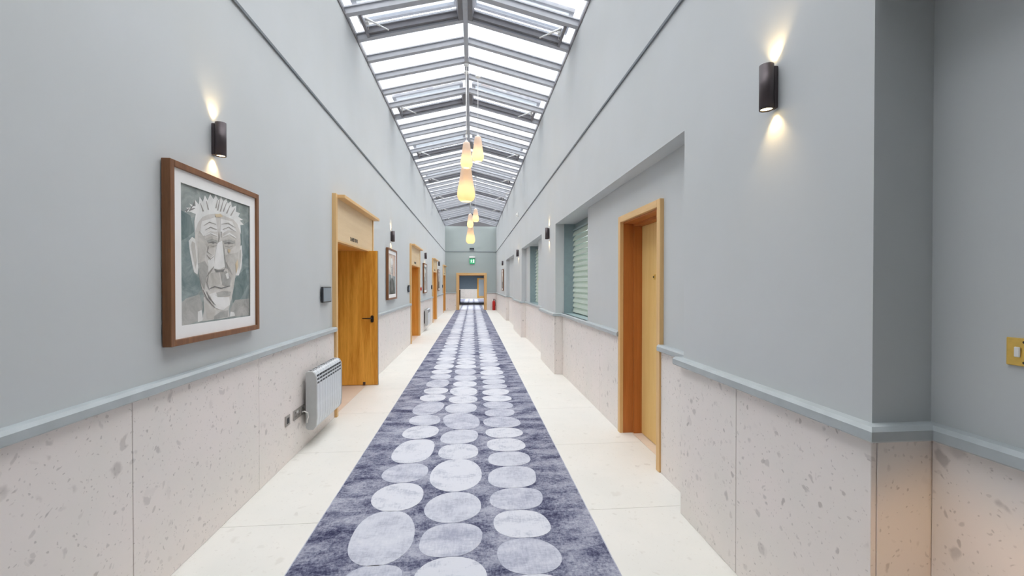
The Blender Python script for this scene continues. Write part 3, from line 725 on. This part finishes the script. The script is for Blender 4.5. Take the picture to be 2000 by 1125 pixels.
def make_picture(w, h, depth=.05, border=.033, art='portrait'):
    """local: x out of wall, y along wall, z up from frame bottom"""
    r = empty('framed_picture')
    fr = MB()
    fr.box(.006, depth, 0, border, 0, h, M['walnut'], .002).box(.006, depth, w-border, w, 0, h, M['walnut'], .002).box(.006, depth, border, w-border, h-border, h, M['walnut'], .002).box(.006, depth, border, w-border, 0, border, M['walnut'], .002)
    fr.build('frame', None, r)
    mx = .10; mz = .10
    mb = MB(); x0, x1 = depth-.018, depth-.013
    y0, y1, z0, z1 = border, w-border, border, h-border; a0, a1, b0, b1 = mx, w-mx, mz, h-mz
    for q in ((y0, a0, z0, z1), (a1, y1, z0, z1), (a0, a1, z0, b0), (a0, a1, b1, z1)): mb.box(x0, x1, *q, M['mat_board'])
    mb.build('mount_board', None, r)
    pr = MB(); X = depth-.021
    pr.box(.008, X, a0-.005, a1+.005, b0-.005, b1+.005, M['w_bg'])
    P = PORTRAIT if art == 'portrait' else SITTER[art]
    for i, (c, pts) in enumerate(P):
        xx = X+.00005*(i+1)
        pts = pts[::-1]
        pr.face([(xx, a0+u*(a1-a0), b0+v*(b1-b0)) for u, v in pts], M['w_'+c])
    pr.build('portrait_print', None, r, recalc=False)
    return r
def blob(cx, cy, rx, ry, n=14, ph=0):
    return [(min(1, max(0, cx+rx*math.cos(2*PI*i/n)*(1+.1*math.sin(3*i+ph)))), min(1, max(0, cy+ry*math.sin(2*PI*i/n)*(1+.08*math.cos(2*i+ph))))) for i in range(n)][::-1]
def sitter(wash, coat, hx, ph):
    return [(wash, [(0,1),(1,1),(1,.45),(0,.5)]), ('cream', blob(.25, .75, .2, .2, 12, ph)), (coat, [(.12,0),(.2,.3),(.38,.42),(.65,.42),(.85,.28),(.95,0)]), ('neck', [(hx-.08,.38),(hx-.07,.52),(hx+.09,.52),(hx+.1,.38)]),
            ('skin', blob(hx, .64, .17, .21, 16, ph)), ('shade', blob(hx+.08, .6, .07, .14, 10, ph)), ('hair', blob(hx, .82, .19, .09, 14, ph+1)), ('ink', blob(hx-.07, .67, .03, .012, 8)), ('ink', blob(hx+.07, .67, .03, .012, 8)),
            ('line', blob(hx, .6, .018, .05, 8)), ('ink', blob(hx, .53, .06, .01, 8)), ('ink', [(.4,.4),(.5,.1),(.56,.1),(.55,.4)])]
SITTER = {1: sitter('rose', 'coat', .48, .3), 2: sitter('teal', 'shade', .52, 1.1), 3: sitter('mid', 'coat', .5, 2.0), 4: sitter('rose', 'ink', .5, 2.6)}
pw, ph_ = .915, .957
PX = [(L, 2.345, 1.18, 0, 'portrait', 'large walnut framed watercolour portrait of an elderly white haired face on left wall'), (L, 8.05, 1.21, 0, 1, 'second framed picture on the left wall, a figure in a dark coat'), (L, 13.9, 1.21, 0, 2, 'third framed picture on the left wall beyond second oak door'), (L, 19.65, 1.21, 0, 3, 'last framed picture on the left wall near the fourth oak door'), (R, 20.05, 1.21, PI, 4, 'framed picture on the far right pier seen edge on')]
for x, y, z, rz, art, lb in PX:
    p = make_picture(pw, ph_, art=art); p.location = (x, y, z); p.rotation_euler = (0, 0, rz); tag(p, lb, 'picture', 'walnut framed portraits')

# ------------------------------------------------------------------ pendants
def shade_prof(h, r):
    out = [(.26*r, h), (.44*r, h*.985), (.55*r, h*.94), (.62*r, h*.85), (.70*r, h*.70), (.80*r, h*.52), (.93*r, h*.36), (1.0*r, h*.24), (.985*r, h*.14), (.88*r, h*.06), (.70*r, h*.012), (.60*r, 0)]
    return out
def make_pendant(name, x, y, zb, h, r, ztop, label, group):
    p = empty(name, (x, y, zb)); tag(p, label, 'pendant lamp', group)
    o = shade_prof(h, r); inn = [(max(.01, a-.006), z-.004 if i else z) for i, (a, z) in enumerate(o)]
    MB().lathe(o+inn[::-1], 0, 0, 36, M['shade']).build('glass_shade', None, p)
    MB().tube([(0, 0, h-.002), (0, 0, ztop-zb)], .004, 6, M['cable']).build('cable', None, p)
    MB().lathe([(.028, h-.06), (.028, h+.004), (.018, h+.022)], 0, 0, 14, M['cable']).build('lamp_holder', None, p)
    MB().lathe([(.004, ztop-zb-.045), (.04, ztop-zb-.03), (.045, ztop-zb)], 0, 0, 18, M['white']).build('ceiling_rose', None, p)
    b = MB().lathe([(.012, h*.52), (.02, h*.47), (.038, h*.36), (.034, h*.26), (.012, h*.22)], 0, 0, 14, M['bulb']).build('bulb', None, p)
    MB().tube([(0, 0, h*.5), (0, 0, h-.05)], .006, 6, M['cable']).build('lamp_stem', None, p)
    ld = bpy.data.lights.new('pendant_glow', 'POINT'); ld.energy = 2.4*r/.15; ld.color = (1, .80, .36); ld.shadow_soft_size = .03
    lo = bpy.data.objects.new('pendant_glow', ld); COL.objects.link(lo); lo.parent = p; lo.location = (0, 0, h*.16)
    return p
gA, gB = 'pendant cluster hanging nearest', 'pendant cluster hanging farther away'
make_pendant('pendant_lamp', -.098, 7.3, 3.437, .428, .100, 5.16, 'middle opal glass pendant of the nearer cluster, hung just above the largest', gA)
make_pendant('pendant_lamp', .095, 7.62, 3.64, .432, .102, 5.12, 'highest opal glass pendant of the nearer cluster, to the right', gA)
make_pendant('pendant_lamp', -.109, 7.56, 2.93, .600, .154, 5.16, 'largest and lowest opal glass pendant of the nearer cluster', gA)
make_pendant('pendant_lamp', -.075, 14.4, 3.375, .43, .105, 5.16, 'middle opal pendant of the farther cluster above its lowest shade', gB)
make_pendant('pendant_lamp', .105, 14.7, 3.60, .43, .108, 5.12, 'highest opal pendant of the farther cluster, to the right', gB)
make_pendant('pendant_lamp', -.067, 14.7, 2.87, .60, .152, 5.16, 'largest and lowest opal pendant of the farther cluster', gB)

# ------------------------------------------------------------------ radiators
def make_radiator(n=10, length=.775):
    """local origin on the wall at the near bottom corner; x out, y along"""
    r = empty('electric_radiator')
    H, x0, x1 = .53, .035, .128
    w = (length-.05)/n
    prof = [(x0, .02), (x0+.02, 0), (x1-.03, 0), (x1-.008, .03), (x1, .10), (x1, H-.10), (x1-.004, H-.045), (x1-.02, H-.012), (x1-.042, H), (x0+.012, H), (x0, H-.015)]
    pm = None; sm = None
    for i in range(n):
        y = .025+w*i
        if pm is None:
            o = MB().prism(prof, 'y', .003, w-.003, M['rad']).build('element', None, r); pm = o.data; o.location = (0, y, 0)
            sl = MB()
            for z in (H-.052, H-.085, H-.118):
                sl.box(x1-.006, x1+.0012, w*.14, w*.86, z, z+.017, M['slotdark'], .0008)
            sl.box(x0+.012, x0+.036, w*.2, w*.8, H-.004, H+.0012, M['slotdark']); sl.box(x0+.044, x0+.052, w*.2, w*.8, H-.004, H+.0012, M['slotdark'])
            so = sl.build('vent_slots', None, o); sm = so.data
        else:
            o = link_mesh('element', pm, r, (0, y, 0)); link_mesh('vent_slots', sm, o)
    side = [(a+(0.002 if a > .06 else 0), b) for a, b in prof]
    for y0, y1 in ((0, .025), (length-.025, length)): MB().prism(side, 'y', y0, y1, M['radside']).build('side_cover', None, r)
    MB().box(0, .035, .12, .17, .06, .46, M['bronze']).box(0, .035, length-.17, length-.12, .06, .46, M['bronze']).build('wall_bracket', None, r)
    return r
XW = L+DT
r1 = make_radiator(); r1.location = (XW, 4.10, .172); tag(r1, 'white electric panel radiator on stone dado beside the nearest open oak door', 'radiator')
r2 = copy_tree(r1); r2.location = (XW, 14.05, .172); tag(r2, 'small far white radiator between second and third left oak doors', 'radiator')

# ------------------------------------------------------------------ sockets, cable, tablets, switch
def socket(y, w, label, twin):
    s = empty('wall_socket', (XW, y, .315)); tag(s, label, 'socket')
    box('face_plate', M['satin'], s, 0, .009, 0, w, 0, .086, .002)
    if twin:
        m = MB()
        for c in ((w*.27, w*.73) if twin == 2 else (w*.5,)):
            m.box(.009, .0105, c-.004, c+.004, .055, .067, M['blackplastic']).box(.009, .0105, c-.016, c-.009, .026, .032, M['blackplastic']).box(.009, .0105, c+.009, c+.016, .026, .032, M['blackplastic'])
        m.build('pin_holes', None, s)
        m = MB()
        for c in ((w*.42, w*.58) if twin == 2 else (w*.82,)): m.box(.009, .013, c-.006, c+.006, .05, .074, M['white'], .002)
        m.build('rocker', None, s)
    else: box('data_port', M['blackplastic'], s, .009, .011, w*.25, w*.75, .02, .066)
socket(3.742, .086, 'single satin data socket on left dado, leftmost of the three plates', 0)
socket(3.905, .146, 'double satin power socket between data plate and radiator', 2)
socket(4.062, .086, 'satin switched spur plate partly behind the near radiator, feeding its white cable', 1)
cb = MB().tube([(XW+.012, 4.08, .345), (XW+.035, 4.075, .352), (XW+.06, 4.08, .335), (XW+.062, 4.09, .295), (XW+.05, 4.0935, .26), (XW+.05, 4.094, .24)], .0055, 8, M['cable']).build('power_cable')
tag(cb, 'short white power cable looping from spur plate to radiator', 'cable')
def tablet():
    t = empty('room_panel')
    box('case', M['blackplastic'], t, .012, .034, 0, .26, 0, .165, .004); box('wall_mount', M['blackplastic'], t, 0, .012, .04, .22, .03, .135)
    box('display', M['screen'], t, .034, .0352, .012, .248, .012, .153); return t
t0 = tablet()
for i, (a, b) in enumerate(DOORS):
    t = t0 if i == 0 else copy_tree(t0)
    t.location = (L, a-.40, 1.308)
    tag(t, 'black wall mounted booking screen left of the %s left oak door' % ('first', 'second', 'third', 'fourth')[i], 'screen', 'booking screens beside oak doors')
sw = empty('light_switch', (RA, 1.125, 1.301)); tag(sw, 'brass light switch plate with white rockers in the near right alcove', 'switch')
box('face_plate', M['brass'], sw, -.007, 0, -.048, .040, -.041, .041, .002)
for y in (.0105, -.0185):
    fr = box('rocker', M['white'], sw, -.013, -.007, y-.007, y+.007, -.015, .015, .002)
MB().tube([(-.008, -.004, .030), (-.006, -.004, .030)], .004, 8, M['black']).tube([(-.008, -.004, -.030), (-.006, -.004, -.030)], .004, 8, M['black']).build('screws', None, sw)

# ------------------------------------------------------------------ small things far along the corridor
ex = empty('fire_extinguisher', (1.22, Y1-.24, 0)); tag(ex, 'red fire extinguisher standing by the end wall right of the opening', 'extinguisher')
MB().lathe([(.07, 0), (.085, .015), (.085, .46), (.07, .52), (.03, .555), (.022, .58)], 0, 0, 24, M['red']).build('cylinder', None, ex)
MB().lathe([(.022, .58), (.028, .585), (.028, .63), (.015, .64)], 0, 0, 14, M['black']).box(-.012, .012, -.11, .03, .64, .655, M['black'], .003).box(-.012, .012, -.10, .03, .665, .68, M['black'], .003).build('valve_handle', None, ex)
MB().tube([(.02, 0, .61), (.09, 0, .60), (.105, -.01, .5), (.10, -.02, .25)], .011, 8, M['rubber']).build('hose', None, ex)
MB().lathe([(.0855, .18), (.0857, .18), (.0857, .36), (.0855, .36)], 0, 0, 24, M['cable'], closed=True).build('white_label', None, ex) if False else None
es = empty('exit_sign', (-.02, Y1, 2.68)); tag(es, 'green lit running man exit sign hung below white housing on end wall', 'sign')
box('housing', M['white'], es, -.17, .17, -.09, 0, .34, .43, .004); box('gap_plate', M['aludark'], es, -.15, .15, -.06, -.03, .30, .34)
gp = box('sign_plate', M['green'], es, -.145, .145, -.055, -.045, 0, .30)
m = MB(); Yp = -.0555
def sg(*pts): m.prism([(x, z) for x, z in pts], 'y', Yp-.002, Yp+.001, M['signwhite'])
sg((.045,.05),(.115,.05),(.115,.25),(.045,.25))
sg(*[(-.05+.018*math.cos(t*PI/6), .235+.018*math.sin(t*PI/6)) for t in range(12)])
sg((-.075,.205),(-.035,.215),(-.025,.14),(-.06,.13)); sg((-.06,.14),(-.03,.135),(-.005,.09),(.0,.05),(-.02,.05),(-.03,.085)); sg((-.06,.14),(-.04,.12),(-.075,.085),(-.115,.08),(-.115,.095),(-.085,.10))
sg((-.075,.205),(-.06,.19),(-.085,.165),(-.105,.17),(-.105,.18),(-.09,.18)); sg((-.035,.21),(-.03,.19),(-.005,.175),(.015,.19),(.01,.2),(-.006,.19))
m.build('running_man', None, gp)
eb = empty('emergency_light', (-.04, Y1, 3.475)); tag(eb, 'small black box light fixed high on the end wall above trim line', 'light')
box('case', M['blackplastic'], eb, -.13, .13, -.06, 0, 0, .11, .006); box('lens', M['screen'], eb, -.11, .11, -.064, -.06, .012, .04)
pir = empty('motion_sensor', (R, 13.13, 3.61)); tag(pir, 'small white motion sensor high on the right wall above trim line', 'sensor')
box('base', M['white'], pir, -.03, 0, -.05, .05, -.06, .06, .008); MB().lathe([(.012, -.03), (.035, -.02), (.035, .02), (.012, .03)], -.03, 0, 14, M['white']).build('lens', None, pir)
cpnt = empty('call_point', (L, 13.2, 1.31)); tag(cpnt, 'small red alarm call point with white top right of the second left oak door', 'alarm')
box('red_box', M['red'], cpnt, 0, .05, 0, .09, 0, .09, .004); box('white_plate', M['white'], cpnt, 0, .03, 0, .09, .10, .17, .003); box('press_plate', M['white'], cpnt, .05, .052, .02, .07, .025, .065)
ck = empty('wood_cabinet', (-1.35, 33.6, 0)); tag(ck, 'dark brown wooden cabinet at left of the far hall', 'cabinet')
box('carcass', M['darkwood'], ck, 0, .40, 0, .9, .05, 1.03, .004); box('top', M['darkwood'], ck, -.02, .43, -.02, .92, 1.03, 1.06, .004); box('plinth', M['black'], ck, .02, .38, .02, .88, .0145, .05)
for i in range(2):
    dd = box('door', M['darkwood'], ck, .02+.185*i, .195+.185*i, -.018, 0, .08, 1.0, .003); box('knob', M['brass'], dd, .17+.03*i, .185+.03*i, -.035, -.018, .55, .57, .003)

# ------------------------------------------------------------------ unseen warm spot for the near alcove stone, just out of view, no fitting
ld = bpy.data.lights.new('alcove_lamp', 'SPOT'); ld.energy = 5.0; ld.color = (1, .56, .19); ld.spot_size = math.radians(70); ld.spot_blend = .8; ld.shadow_soft_size = .08
lo = bpy.data.objects.new('alcove_lamp', ld); COL.objects.link(lo); lo.location = (1.22, .62, .84)
lo.rotation_euler = (Vector((1.56, 1.3, .45))-Vector(lo.location)).to_track_quat('-Z', 'Y').to_euler()
